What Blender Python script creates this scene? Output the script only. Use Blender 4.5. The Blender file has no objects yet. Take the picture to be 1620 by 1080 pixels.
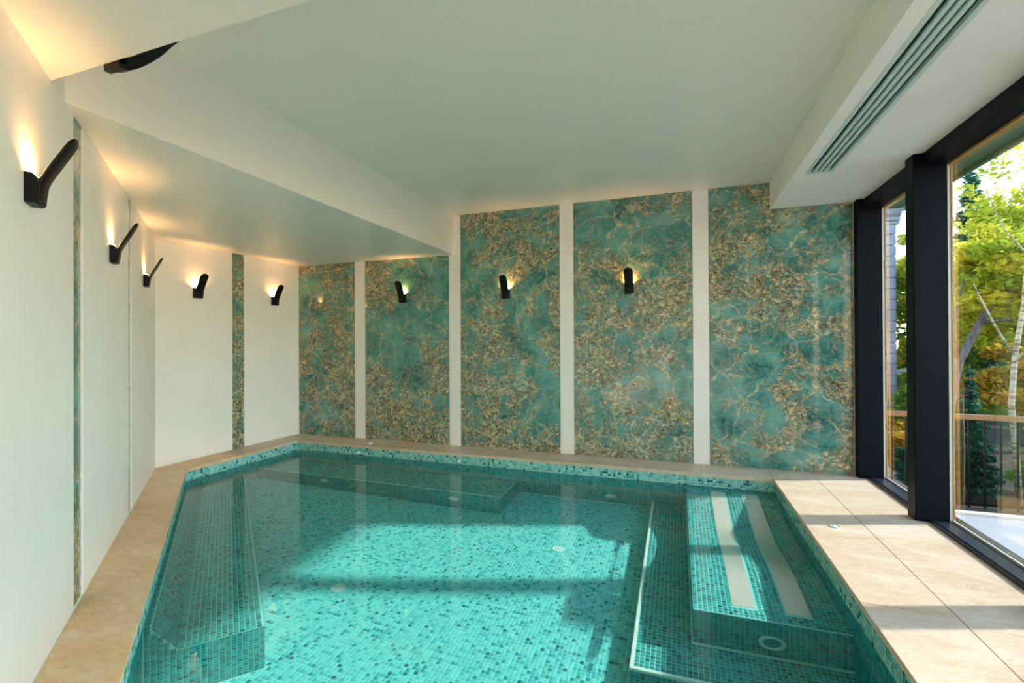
import bpy, bmesh, math, random
import numpy as np
from mathutils import Vector, Matrix

random.seed(7)
rng = np.random.default_rng(7)
SC = bpy.context.scene
COL = SC.collection

# ------------------------------------------------------------------ camera
YAW, PIT, ROL, F = 0.3394, 0.0041, -0.0045, 741.19
EYE = 1.18
cy, sy = math.cos(YAW), math.sin(YAW)
cp, sp = math.cos(PIT), math.sin(PIT)
cr, sr = math.cos(ROL), math.sin(ROL)
R0, F0, UP = Vector((cy, sy, 0)), Vector((-sy, cy, 0)), Vector((0, 0, 1))
up2 = UP * cp - F0 * sp
fw = UP * sp + F0 * cp
rt3 = R0 * cr + up2 * sr
up3 = up2 * cr - R0 * sr
cam_data = bpy.data.cameras.new('camera')
cam = bpy.data.objects.new('camera', cam_data)
COL.objects.link(cam)
M = Matrix((rt3, up3, -fw)).transposed().to_4x4()
M.translation = (0, 0, EYE)
cam.matrix_world = M
cam_data.sensor_width = 36
cam_data.lens = F / 1620 * 36
cam_data.clip_start = 0.02
cam_data.clip_end = 500
SC.camera = cam

# ------------------------------------------------------------------ view, world, sun
SC.view_settings.view_transform = 'Standard'
SC.view_settings.look = 'None'
SC.view_settings.gamma = 1
SC.view_settings.use_curve_mapping = False
SC.view_settings.exposure = 1.5
cyc = SC.cycles
cyc.max_bounces = 16
cyc.diffuse_bounces = 12
cyc.glossy_bounces = 5
cyc.transmission_bounces = 8
cyc.transparent_max_bounces = 24
cyc.sample_clamp_indirect = 6
cyc.caustics_refractive = True
cyc.caustics_reflective = True
cyc.blur_glossy = 0.3
cyc.use_denoising = True

world = bpy.data.worlds.new('world')
SC.world = world
world.use_nodes = True
wn = world.node_tree.nodes
wl = world.node_tree.links
wn.clear()
wo = wn.new('ShaderNodeOutputWorld')
bgn = wn.new('ShaderNodeBackground')
sky = wn.new('ShaderNodeTexSky')
sky.sky_type = 'NISHITA'
sky.sun_disc = False
SUN_EL = math.radians(31)
sky.sun_elevation = math.radians(30)
sky.sun_rotation = math.radians(71)
sky.air_density = 1.2
sky.dust_density = 0.0
bgn.inputs['Strength'].default_value = 0.34
# thin bright clouds over the whole sky
tcw = wn.new('ShaderNodeTexCoord')
mpw = wn.new('ShaderNodeMapping'); mpw.inputs['Scale'].default_value = (1, 1, 2.6)
nzw = wn.new('ShaderNodeTexNoise'); nzw.inputs['Scale'].default_value = 2.6; nzw.inputs['Detail'].default_value = 7
crw = wn.new('ShaderNodeValToRGB')
crw.color_ramp.elements[0].position = 0.54; crw.color_ramp.elements[0].color = (0, 0, 0, 1)
crw.color_ramp.elements[1].position = 0.68; crw.color_ramp.elements[1].color = (1, 1, 1, 1)
mxw = wn.new('ShaderNodeMix'); mxw.data_type = 'RGBA'
mxw.inputs[7].default_value = (3.0, 2.95, 2.85, 1)
wl.new(tcw.outputs['Generated'], mpw.inputs['Vector'])
wl.new(mpw.outputs['Vector'], nzw.inputs['Vector'])
wl.new(nzw.outputs['Fac'], crw.inputs['Fac'])
wl.new(crw.outputs['Color'], mxw.inputs[0])
wl.new(sky.outputs['Color'], mxw.inputs[6])
wl.new(mxw.outputs[2], bgn.inputs['Color'])
wl.new(bgn.outputs['Background'], wo.inputs['Surface'])

sun_data = bpy.data.lights.new('sun', 'SUN')
sun_data.energy = 2.75
sun_data.color = (1.0, 0.93, 0.84)
sun_data.angle = math.radians(2.0)
sun = bpy.data.objects.new('sun', sun_data)
COL.objects.link(sun)
hd = Vector((-1, -0.345, 0)).normalized()
sdir = hd * math.cos(SUN_EL) + Vector((0, 0, -math.sin(SUN_EL)))
sun.rotation_euler = sdir.to_track_quat('-Z', 'Y').to_euler()
sun.location = (8, 6, 5)
sun_data.cycles.is_caustics_light = True

# ------------------------------------------------------------------ tagging helpers
def tag(o, label=None, cat=None, group=None, kind=None):
    if label: o['label'] = label
    if cat: o['category'] = cat
    if group: o['group'] = group
    if kind: o['kind'] = kind
    return o

def empty(name, loc=(0, 0, 0), rz=0.0):
    o = bpy.data.objects.new(name, None)
    o.location = loc
    o.rotation_euler = (0, 0, rz)
    o.empty_display_size = 0.1
    COL.objects.link(o)
    return o

class MB:
    """collects geometry, then links it as ONE mesh object"""
    def __init__(s):
        s.v = []; s.f = []
    def add(s, vs, fs):
        b = len(s.v)
        s.v.extend([tuple(p) for p in vs]); s.f.extend([tuple(b + i for i in f) for f in fs])
        return s
    def box(s, x0, y0, z0, x1, y1, z1):
        return s.prism([(x0, y0), (x1, y0), (x1, y1), (x0, y1)], z0, z1)
    def prism(s, poly, z0, z1):
        n = len(poly)
        vs = [(x, y, z0) for x, y in poly] + [(x, y, z1) for x, y in poly]
        fs = [tuple(reversed(range(n))), tuple(range(n, 2 * n))]
        fs += [(i, (i + 1) % n, n + (i + 1) % n, n + i) for i in range(n)]
        return s.add(vs, fs)
    def extr(s, prof, a, b, frame):
        """profile (p, q) pairs swept from a to b; frame(s, p, q) -> xyz"""
        n = len(prof)
        vs = [frame(a, p, q) for p, q in prof] + [frame(b, p, q) for p, q in prof]
        fs = [tuple(reversed(range(n))), tuple(range(n, 2 * n))]
        fs += [(i, (i + 1) % n, n + (i + 1) % n, n + i) for i in range(n)]
        return s.add(vs, fs)
    def tube(s, pts, rad, seg=8):
        pts = [Vector(p) for p in pts]
        if not isinstance(rad, (list, tuple)): rad = [rad] * len(pts)
        rings = []
        for i, p in enumerate(pts):
            t = (pts[min(i + 1, len(pts) - 1)] - pts[max(i - 1, 0)]).normalized()
            a = Vector((1, 0, 0)) if abs(t.x) < 0.8 else Vector((0, 1, 0))
            e1 = t.cross(a).normalized(); e2 = t.cross(e1)
            rings.append([p + (e1 * math.cos(k * 2 * math.pi / seg) + e2 * math.sin(k * 2 * math.pi / seg)) * rad[i] for k in range(seg)])
        vs = [q for r in rings for q in r]
        fs = [tuple(reversed(range(seg)))]
        for i in range(len(pts) - 1):
            for k in range(seg):
                fs.append((i * seg + k, i * seg + (k + 1) % seg, (i + 1) * seg + (k + 1) % seg, (i + 1) * seg + k))
        fs.append(tuple(range((len(pts) - 1) * seg, len(pts) * seg)))
        return s.add(vs, fs)
    def lathe(s, prof, org, axis, seg=24):
        """prof (r, h) revolved about axis through org"""
        axis = Vector(axis).normalized()
        a = Vector((1, 0, 0)) if abs(axis.x) < 0.8 else Vector((0, 1, 0))
        e1 = axis.cross(a).normalized(); e2 = axis.cross(e1)
        org = Vector(org); vs = []; fs = []
        for r, h in prof:
            for k in range(seg):
                w = k * 2 * math.pi / seg
                vs.append(org + (e1 * math.cos(w) + e2 * math.sin(w)) * max(r, 1e-4) + axis * h)
        for i in range(len(prof) - 1):
            for k in range(seg):
                fs.append((i * seg + k, i * seg + (k + 1) % seg, (i + 1) * seg + (k + 1) % seg, (i + 1) * seg + k))
        return s.add(vs, fs)
    def build(s, name, mat, parent=None, smooth=False, bevel=0, fix=True):
        me = bpy.data.meshes.new(name)
        me.from_pydata(s.v, [], s.f)
        if fix or bevel:
            bm = bmesh.new(); bm.from_mesh(me)
            bmesh.ops.recalc_face_normals(bm, faces=bm.faces)
            if bevel:
                bmesh.ops.bevel(bm, geom=[e for e in bm.edges if e.is_manifold and e.calc_face_angle(0) > 0.4], offset=bevel, segments=2, affect='EDGES', clamp_overlap=True)
            bm.to_mesh(me); bm.free()
        if smooth:
            for p in me.polygons: p.use_smooth = True
        me.materials.append(mat)
        o = bpy.data.objects.new(name, me)
        COL.objects.link(o)
        if parent: o.parent = parent
        return o

def copy_tree(o, parent=None):
    c = o.copy(); COL.objects.link(c); c.parent = parent
    if parent is not None: c.matrix_parent_inverse = o.matrix_parent_inverse
    for ch in list(o.children): copy_tree(ch, c)
    return c

# ------------------------------------------------------------------ materials
class NM:
    def __init__(s, name):
        s.m = bpy.data.materials.new(name); s.m.use_nodes = True
        s.t = s.m.node_tree; s.t.nodes.clear()
        s.out = s.t.nodes.new('ShaderNodeOutputMaterial')
    def n(s, kind, **kw):
        nd = s.t.nodes.new('ShaderNode' + kind)
        for k, v in kw.items():
            if hasattr(nd, k) and not k[0].isupper(): setattr(nd, k, v)
            else: s.set(nd, k.replace('_', ' '), v)
        return nd
    def set(s, nd, key, v):
        inp = nd.inputs[key]
        if isinstance(v, bpy.types.NodeSocket): s.t.links.new(v, inp)
        else: inp.default_value = v
    def link(s, a, b): s.t.links.new(a, b)
    def ramp(s, fac, stops, interp='LINEAR'):
        r = s.n('ValToRGB'); s.link(fac, r.inputs[0])
        r.color_ramp.interpolation = interp
        el = r.color_ramp.elements
        while len(el) < len(stops): el.new(0.5)
        for e, (p, c) in zip(el, stops):
            e.position = p; e.color = (*c, 1) if len(c) == 3 else c
        return r.outputs['Color']
    def mix(s, fac, a, b, mode='MIX'):
        m = s.n('Mix', data_type='RGBA', blend_type=mode)
        for i, v in ((0, fac), (6, a), (7, b)):
            if isinstance(v, bpy.types.NodeSocket): s.link(v, m.inputs[i])
            elif i == 0: m.inputs[0].default_value = v
            else: m.inputs[i].default_value = (*v, 1)
        return m.outputs[2]
    def math(s, op, a, b=0.0, clamp=False):
        m = s.n('Math', operation=op); m.use_clamp = clamp
        for i, v in ((0, a), (1, b)):
            if isinstance(v, bpy.types.NodeSocket): s.link(v, m.inputs[i])
            else: m.inputs[i].default_value = v
        return m.outputs[0]
    def coord(s, scale=(1, 1, 1), rot=(0, 0, 0), kind='Object'):
        t = s.n('TexCoord'); mp = s.n('Mapping')
        s.link(t.outputs[kind], mp.inputs['Vector'])
        mp.inputs['Scale'].default_value = scale; mp.inputs['Rotation'].default_value = rot
        return mp.outputs[0]
    def noise(s, vec, scale, detail=4, rough=0.5, dist=0.0):
        nd = s.n('TexNoise'); s.link(vec, nd.inputs['Vector'])
        nd.inputs['Scale'].default_value = scale; nd.inputs['Detail'].default_value = detail
        nd.inputs['Roughness'].default_value = rough; nd.inputs['Distortion'].default_value = dist
        return nd
    def bump(s, h, strength=0.2, dist=0.01):
        b = s.n('Bump'); s.link(h, b.inputs['Height'])
        b.inputs['Strength'].default_value = strength; b.inputs['Distance'].default_value = dist
        return b.outputs[0]
    def pbr(s, color, rough=0.5, metal=0.0, normal=None, spec=0.5, coat=0.0):
        p = s.n('BsdfPrincipled')
        for k, v in (('Base Color', color), ('Roughness', rough), ('Metallic', metal), ('Specular IOR Level', spec), ('Coat Weight', coat)):
            if isinstance(v, bpy.types.NodeSocket): s.link(v, p.inputs[k])
            elif k == 'Base Color': p.inputs[k].default_value = (*v, 1)
            else: p.inputs[k].default_value = v
        if normal is not None: s.link(normal, p.inputs['Normal'])
        s.link(p.outputs[0], s.out.inputs['Surface'])
        return s.m

def plain(name, color, rough=0.5, metal=0.0, var=0.06, scale=8, bump=0.0, spec=0.5):
    m = NM(name); c = m.coord()
    nz = m.noise(c, scale, 5)
    col = m.mix(nz.outputs['Fac'], tuple(x * (1 - var) for x in color), tuple(min(1, x * (1 + var)) for x in color))
    nrm = m.bump(nz.outputs['Fac'], bump, 0.01) if bump else None
    return m.pbr(col, rough, metal, nrm, spec)

def mat_marble():
    m = NM('green_marble'); c = m.coord()
    warp = m.noise(c, 1.5, 5, 0.55)
    vadd = m.n('VectorMath', operation='MULTIPLY_ADD')
    m.link(warp.outputs['Color'], vadd.inputs[0]); vadd.inputs[1].default_value = (0.55, 0.55, 0.55); m.link(c, vadd.inputs[2])
    fine = m.noise(vadd.outputs[0], 9, 6, 0.65)
    vadd2 = m.n('VectorMath', operation='MULTIPLY_ADD')
    m.link(fine.outputs['Color'], vadd2.inputs[0]); vadd2.inputs[1].default_value = (0.055, 0.055, 0.055); m.link(vadd.outputs[0], vadd2.inputs[2])
    V = vadd2.outputs[0]
    # clouded teal islands
    g = m.noise(V, 4.5, 8, 0.65)
    teal = m.ramp(g.outputs['Fac'], [(0.32, (0.012, 0.085, 0.080)), (0.46, (0.040, 0.205, 0.190)), (0.58, (0.110, 0.360, 0.320)), (0.72, (0.25, 0.46, 0.38))])
    tm_ = m.noise(c, 40, 6, 0.75)
    teal = m.mix(m.ramp(tm_.outputs['Fac'], [(0.46, (0, 0, 0)), (0.66, (1, 1, 1))]), teal, (0.23, 0.32, 0.22))
    dkn = m.noise(V, 7, 7, 0.7)
    dkm = m.ramp(dkn.outputs['Fac'], [(0.54, (0, 0, 0)), (0.70, (1, 1, 1))])
    # busy matrix of brown, olive, tan and cream crystal grains between them
    mot = m.noise(c, 26, 8, 0.75)
    def grains(scale, vec, stops):
        v = m.n('TexVoronoi', feature='F1'); m.link(vec, v.inputs['Vector']); v.inputs['Scale'].default_value = scale
        sp = m.n('SeparateColor'); m.link(v.outputs['Color'], sp.inputs[0])
        x = m.math('ADD', m.math('MULTIPLY', sp.outputs[0], 0.62), m.math('MULTIPLY', mot.outputs['Fac'], 0.44))
        return m.ramp(x, stops)
    vg = m.n('VectorMath', operation='MULTIPLY_ADD')
    m.link(mot.outputs['Color'], vg.inputs[0]); vg.inputs[1].default_value = (0.030, 0.030, 0.030); m.link(c, vg.inputs[2])
    st = [(0.22, (0.045, 0.018, 0.010)), (0.34, (0.23, 0.105, 0.045)), (0.41, (0.20, 0.170, 0.090)), (0.48, (0.090, 0.250, 0.205)), (0.59, (0.14, 0.320, 0.260)), (0.65, (0.36, 0.25, 0.11)), (0.73, (0.62, 0.40, 0.18)), (0.84, (0.95, 0.82, 0.56))]
    matrix = m.mix(0.38, grains(75, vg.outputs[0], st), grains(34, vg.outputs[0], st))
    isl = m.noise(vadd.outputs[0], 4.4, 8, 0.68, 0.3)
    big = m.noise(c, 0.8, 2, 0.5)
    s1 = m.math('ADD', isl.outputs['Fac'], m.math('MULTIPLY', m.math('SUBTRACT', big.outputs['Fac'], 0.5), 0.7))
    sx = m.n('SeparateXYZ'); m.link(c, sx.inputs[0])
    low = m.math('MULTIPLY', m.math('SUBTRACT', 0.9, sx.outputs[2], True), 0.06)
    s1 = m.math('ADD', s1, low)
    mask = m.ramp(s1, [(0.465, (0, 0, 0)), (0.58, (1, 1, 1))])
    col = m.mix(m.math('MULTIPLY', mask, 0.93), teal, matrix)
    col = m.mix(m.math('MULTIPLY', m.math('MULTIPLY', dkm, mask), 0.75), col, (0.07, 0.040, 0.025))
    # pale gold threads along and across the islands
    gold = m.ramp(mot.outputs['Fac'], [(0.38, (0.34, 0.18, 0.06)), (0.50, (0.62, 0.48, 0.24)), (0.62, (0.85, 0.78, 0.55))])
    def net(scale, w, vec):
        v = m.n('TexVoronoi', feature='DISTANCE_TO_EDGE'); m.link(vec, v.inputs['Vector']); v.inputs['Scale'].default_value = scale
        return m.ramp(v.outputs['Distance'], [(0.0, (1, 1, 1)), (w, (0, 0, 0))])
    n1 = m.math('MULTIPLY', net(2.4, 0.030, V), m.ramp(fine.outputs['Fac'], [(0.40, (0, 0, 0)), (0.55, (1, 1, 1))]))
    col = m.mix(m.math('MULTIPLY', n1, 0.75), col, gold)
    n2 = m.math('MULTIPLY', net(7.0, 0.045, V), m.ramp(s1, [(0.40, (0, 0, 0)), (0.50, (1, 1, 1))]))
    col = m.mix(m.math('MULTIPLY', n2, 0.6), col, gold)
    return m.pbr(col, 0.06, 0, None, 0.55)

def mat_stone(name, a, b, c_, rot=0.3):
    m = NM(name); c = m.coord((1, 2.2, 1), (0, 0, rot))
    w = m.noise(c, 1.2, 5, 0.6, 1.2)
    f = m.noise(c, 14, 8, 0.7, 0.6)
    base = m.ramp(w.outputs['Fac'], [(0.3, a), (0.52, b), (0.72, c_)])
    col = m.mix(m.math('MULTIPLY', m.ramp(f.outputs['Fac'], [(0.45, (0, 0, 0)), (0.75, (1, 1, 1))]), 0.35), base, tuple(x * 0.62 for x in a))
    v = m.noise(c, 3.2, 6, 0.6, 2.5)
    vein = m.ramp(v.outputs['Fac'], [(0.485, (0, 0, 0)), (0.50, (1, 1, 1)), (0.515, (0, 0, 0))])
    col = m.mix(m.math('MULTIPLY', vein, 0.45), col, tuple(min(1, x * 1.25) for x in c_))
    return m.pbr(col, m.ramp(f.outputs['Fac'], [(0.3, (0.34,) * 3), (0.7, (0.5,) * 3)]), 0, m.bump(f.outputs['Fac'], 0.12, 0.004), 0.4)

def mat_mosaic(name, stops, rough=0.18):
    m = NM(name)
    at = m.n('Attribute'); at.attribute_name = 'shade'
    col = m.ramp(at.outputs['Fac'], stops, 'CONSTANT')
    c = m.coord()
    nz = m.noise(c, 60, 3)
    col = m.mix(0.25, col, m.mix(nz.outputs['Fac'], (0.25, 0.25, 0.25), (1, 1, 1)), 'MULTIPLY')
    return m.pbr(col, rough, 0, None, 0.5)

def mat_glass(name, ior, tint, gl=(1, 1, 1)):
    m = NM(name)
    tr = m.n('BsdfTransparent'); tr.inputs[0].default_value = (*tint, 1)
    g = m.n('BsdfGlossy'); g.inputs['Roughness'].default_value = 0.0; g.inputs['Color'].default_value = (*gl, 1)
    ge = m.n('NewGeometry')
    dp = m.n('VectorMath', operation='DOT_PRODUCT'); m.link(ge.outputs['Normal'], dp.inputs[0]); m.link(ge.outputs['Incoming'], dp.inputs[1])
    k = m.math('SUBTRACT', 1.0, m.math('ABSOLUTE', dp.outputs['Value']), True)
    f0 = ((ior - 1) / (ior + 1)) ** 2
    fac = m.math('ADD', f0, m.math('MULTIPLY', m.math('POWER', k, 5.0), 1 - f0), True)
    mx = m.n('MixShader')
    m.link(fac, mx.inputs[0]); m.link(tr.outputs[0], mx.inputs[1]); m.link(g.outputs[0], mx.inputs[2])
    m.link(mx.outputs[0], m.out.inputs['Surface'])
    return m.m

def mat_water():
    m = NM('pool_water')
    g = m.n('BsdfGlass'); g.inputs['IOR'].default_value = 1.33; g.inputs['Roughness'].default_value = 0.0
    g.inputs['Color'].default_value = (0.92, 1, 0.99, 1)
    m.link(g.outputs[0], m.out.inputs['Surface'])
    return m.m

def mat_emit(name, col, st):
    m = NM(name); e = m.n('Emission'); e.inputs[0].default_value = (*col, 1); e.inputs[1].default_value = st
    m.link(e.outputs[0], m.out.inputs['Surface']); return m.m

def mat_bark(name, a, b, scale=(6, 6, 30)):
    m = NM(name); c = m.coord(scale)
    n_ = m.noise(c, 1.0, 6, 0.7)
    return m.pbr(m.ramp(n_.outputs['Fac'], [(0.40, a), (0.55, b)]), 0.8, 0, m.bump(n_.outputs['Fac'], 0.5, 0.01), 0.2)

def mat_leaf(name, stops):
    m = NM(name)
    at = m.n('Attribute'); at.attribute_name = 'shade'
    col = m.ramp(at.outputs['Fac'], stops)
    d = m.n('BsdfDiffuse'); m.link(col, d.inputs[0])
    t = m.n('BsdfTranslucent'); m.link(col, t.inputs[0])
    mx = m.n('MixShader'); mx.inputs[0].default_value = 0.6
    m.link(d.outputs[0], mx.inputs[1]); m.link(t.outputs[0], mx.inputs[2])
    m.link(mx.outputs[0], m.out.inputs['Surface']); return m.m

def mat_wood(name, a, b, scale=(2, 30, 30)):
    m = NM(name); c = m.coord(scale)
    n_ = m.noise(c, 1.0, 6, 0.6, 0.4)
    return m.pbr(m.ramp(n_.outputs['Fac'], [(0.3, a), (0.7, b)]), 0.45, 0, None, 0.4)

MAT = dict(
    paint=plain('white_paint', (0.94, 0.87, 0.80), 0.55, var=0.02, scale=3),
    satin=plain('satin_ceiling', (0.80, 0.76, 0.69), 0.38, var=0.02, scale=2),
    panel=plain('pale_limestone', (0.96, 0.86, 0.80), 0.42, var=0.05, scale=3, bump=0.02),
    grout=plain('pale_grout', (0.26, 0.66, 0.60), 0.7, var=0.05),
    marble=mat_marble(),
    stone=mat_stone('beige_stone', (0.60, 0.42, 0.26), (0.70, 0.54, 0.385), (0.78, 0.67, 0.53)),
    tan=mat_stone('beige_stone_warm_shade', (0.74, 0.43, 0.20), (0.88, 0.58, 0.32), (0.94, 0.72, 0.46), 0.9),  # same beige stone, with the warm shade put into its colour
    nosing=plain('pale_nosing', (0.62, 0.80, 0.72), 0.4, var=0.08, scale=30),
    black=plain('black_metal', (0.004, 0.0035, 0.004), 0.45, 0.0, var=0.2, spec=0.22),
    navy=plain('dark_navy_frame', (0.003, 0.005, 0.011), 0.45, 0.0, var=0.1, spec=0.10),
    sill=plain('dark_sill', (0.020, 0.028, 0.042), 0.25, 0.0, var=0.1),
    steel=plain('brushed_steel', (0.86, 0.80, 0.72), 0.42, 0.75, var=0.06, scale=12),
    chrome=plain('satin_chrome', (0.85, 0.88, 0.88), 0.2, 0.7, var=0.03),
    whiteplastic=plain('white_plastic', (0.80, 0.85, 0.84), 0.35, var=0.03),
    jetring=plain('jet_ring', (0.10, 0.32, 0.30), 0.35),
    tealcup=plain('teal_lens', (0.03, 0.30, 0.30), 0.3),
    inletring=plain('inlet_white', (0.45, 0.72, 0.70), 0.4),
    cavity=plain('dark_cavity', (0.012, 0.075, 0.075), 0.6),
    jamb=plain('pale_jamb', (0.62, 0.60, 0.54), 0.4),
    oak=mat_wood('golden_oak', (0.42, 0.22, 0.06), (0.62, 0.36, 0.12)),
    rail=mat_wood('hardwood_rail', (0.25, 0.12, 0.05), (0.40, 0.21, 0.10)),
    grille=plain('pale_green_grille', (0.62, 0.72, 0.66), 0.35, var=0.03),
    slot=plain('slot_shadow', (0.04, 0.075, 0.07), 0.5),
    glass=mat_glass('window_glass', 1.9, (0.95, 0.97, 0.96), (1.0, 0.78, 0.48)),
    water=mat_water(),
    glow=mat_emit('lamp_glow', (1.0, 0.62, 0.22), 30),
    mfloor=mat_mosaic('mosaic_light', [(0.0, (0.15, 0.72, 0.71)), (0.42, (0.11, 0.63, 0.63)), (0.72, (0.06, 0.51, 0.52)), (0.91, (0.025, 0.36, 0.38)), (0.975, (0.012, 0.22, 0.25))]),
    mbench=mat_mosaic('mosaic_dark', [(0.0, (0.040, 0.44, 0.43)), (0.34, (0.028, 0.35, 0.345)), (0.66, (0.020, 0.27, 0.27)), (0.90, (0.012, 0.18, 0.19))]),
    mband=mat_mosaic('mosaic_waterline', [(0.0, (0.42, 0.74, 0.64)), (0.45, (0.28, 0.62, 0.55)), (0.80, (0.10, 0.46, 0.42)), (0.93, (0.012, 0.15, 0.16))]),
    terrace=plain('terrace_paving', (0.34, 0.36, 0.39), 0.6, var=0.06, scale=2),
    soil=plain('dark_soil', (0.014, 0.011, 0.008), 0.9, var=0.6, scale=14, bump=0.8),
    slate=plain('blue_grey_block', (0.20, 0.27, 0.40), 0.5, var=0.18, scale=5),
    eave=plain('eave_reflected_green', (0.10, 0.20, 0.13), 0.5, var=0.2),  # green reflections on the eave, put into its base colour
    birch=mat_bark('birch_bark', (0.16, 0.12, 0.08), (0.56, 0.50, 0.40)),
    bark=mat_bark('grey_bark', (0.06, 0.055, 0.06), (0.16, 0.15, 0.16), (14, 14, 6)),
    leafy=mat_leaf('yellow_leaves', [(0, (0.20, 0.30, 0.03)), (0.4, (0.45, 0.52, 0.05)), (0.75, (0.80, 0.72, 0.08)), (1, (0.88, 0.70, 0.12))]),
    leafg=mat_leaf('green_leaves', [(0, (0.05, 0.13, 0.02)), (0.5, (0.17, 0.34, 0.05)), (1, (0.42, 0.55, 0.10))]),
    leafd=mat_leaf('dark_leaves', [(0, (0.012, 0.05, 0.03)), (0.6, (0.04, 0.14, 0.09)), (1, (0.12, 0.26, 0.17))]),
    leafo=mat_leaf('orange_leaves', [(0, (0.22, 0.17, 0.02)), (0.5, (0.55, 0.36, 0.04)), (1, (0.80, 0.58, 0.12))]),
    red=plain('red_petals', (0.6, 0.02, 0.05), 0.5),
    rock=plain('pale_rock', (0.42, 0.40, 0.36), 0.8, var=0.4, scale=9, bump=0.5),
)

# ------------------------------------------------------------------ key dimensions (metres, coping top = 0)
YB = 4.912            # back wall
XC = -4.724           # far left wall
HC, HS, HR = 2.667, 2.213, 2.419   # ceiling, left soffit, right soffit
XF = -2.44            # fascia of the left soffit
YN = 1.125            # edge of the soffit above the camera
XBM = 0.818           # right beam
XG = 1.69             # glass line
YR = -0.62            # wall behind the camera
P0 = Vector((-4.7237, 3.0957, 0)); D = Vector((0.7757, -0.6311, 0)); NI = Vector((0.6311, 0.7757, 0))
def LW(t, m, z): # left wall frame: t along it from the corner, m into the room
    return P0 + D * t + NI * m + Vector((0, 0, z))
PX0, PX1, PY0, PY1 = -4.42, 0.783, 0.75, 4.573
WZ, FZ = -0.115, -0.82
TL = 4.025; PA = LW(0.188, 0.25, 0); PB = LW(TL, 0.25, 0)
POOL = [(PB.x, PY0), (PX1, PY0), (PX1, PY1), (PX0, PY1), (PX0, PA.y)]
tE = (3.0957 - YR) / 0.6311
LE = LW(tE, 0, 0)

def struct(o, label=None):
    o['kind'] = 'structure'
    if label: o['label'] = label
    return o

# ------------------------------------------------------------------ walls
wall_back = struct(MB().box(XC - 0.15, YB + 0.012, -0.1, 1.655, YB + 0.2, HC + 0.1).build('wall_back', MAT['panel']), 'far wall faced with tall green marble panels and pale stone strips')
wb = [XC + 0.0, -3.831, -3.680, -2.509, -2.363, -1.188, -1.037, 0.142, 0.290, 1.470]
for i in range(0, 9):
    x0, x1 = wb[i], wb[i + 1]
    top = HC if (x0 >= XF - 0.08) else HS
    if i % 2 == 0:
        MB().box(x0 + 0.0015, YB, 0.001, x1 - 0.0015, YB + 0.012, min(top, HC) - 0.002).build('marble_panel', MAT['marble'], wall_back, bevel=0.001)
    else:
        zj = 2.05 + 0.05 * (i % 3)
        if top < 2.3: zj = 1.75
        MB().box(x0 + 0.0015, YB - 0.003, 0.001, x1 - 0.0015, YB + 0.012, zj - 0.001).build('stone_strip', MAT['panel'], wall_back, bevel=0.001)
        MB().box(x0 + 0.0015, YB - 0.003, zj + 0.001, x1 - 0.0015, YB + 0.012, top - 0.002).build('stone_strip', MAT['panel'], wall_back, bevel=0.001)

wall_far_left = struct(MB().box(XC - 0.16, P0.y - 0.05, -0.1, XC - 0.012, YB + 0.1, HS + 0.06).build('wall_far_left', MAT['panel']), 'short pale stone wall with one narrow marble strip')
for (y0, y1, mt, nm) in ((3.0957, 3.928, 'panel', 'stone_panel'), (3.928, 4.075, 'marble', 'marble_strip'), (4.075, YB, 'panel', 'stone_panel')):
    MB().box(XC - 0.012, y0 + 0.0015, 0.001, XC, y1 - 0.0015, HS - 0.002).build(nm, MAT[mt], wall_far_left, bevel=0.001)

def lw_prism(t0, t1, m0, m1, z0, z1):
    poly = [LW(t0, m0, 0), LW(t1, m0, 0), LW(t1, m1, 0), LW(t0, m1, 0)]
    return MB().prism([(p.x, p.y) for p in poly], z0, z1)
wall_left = struct(lw_prism(-0.05, tE + 0.2, -0.17, -0.018, -0.1, HC + 0.1).build('wall_left', MAT['panel']), 'angled pale stone wall running past the camera on the left')
tF = (XF - P0.x) / D.x; tN = (P0.y - YN) / 0.6311
for (t0, t1, mt, nm) in ((0.0, 1.309, 'panel', 'stone_panel'), (1.309, 1.438, 'marble', 'marble_strip'), (1.438, 2.656, 'panel', 'stone_panel'), (2.656, 2.809, 'marble', 'marble_strip'), (2.809, 4.03, 'panel', 'stone_panel'), (4.03, 4.16, 'marble', 'marble_strip'), (4.16, tE, 'panel', 'stone_panel')):
    m1 = 0.0 if mt == 'panel' else -0.007
    if t1 > tF and t0 < tN: top = HC - 0.002
    else: top = HS - 0.002
    if mt == 'marble' and 2 < t0 < 3:   # two slabs with a joint
        lw_prism(t0 + 0.001, t1 - 0.001, -0.02, m1, 0.001, 1.55).build(nm, MAT[mt], wall_left, bevel=0.0008)
        lw_prism(t0 + 0.001, t1 - 0.001, -0.02, m1, 1.553, top).build(nm, MAT[mt], wall_left, bevel=0.0008)
    else:
        lw_prism(t0 + 0.0012, t1 - 0.0012, -0.02, m1, 0.001, top).build(nm, MAT[mt], wall_left, bevel=0.002)
wall_near = struct(MB().box(LE.x - 0.3, YR - 0.15, -0.1, XG + 0.15, YR, HC + 0.1).build('wall_near', MAT['panel']), 'pale stone wall behind the camera')

# ------------------------------------------------------------------ ceilings
struct(MB().box(XF - 0.5, YN - 0.1, HC, XBM + 0.1, YB + 0.2, HC + 0.1).build('ceiling', MAT['satin']), 'raised pale ceiling over the pool')
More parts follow.
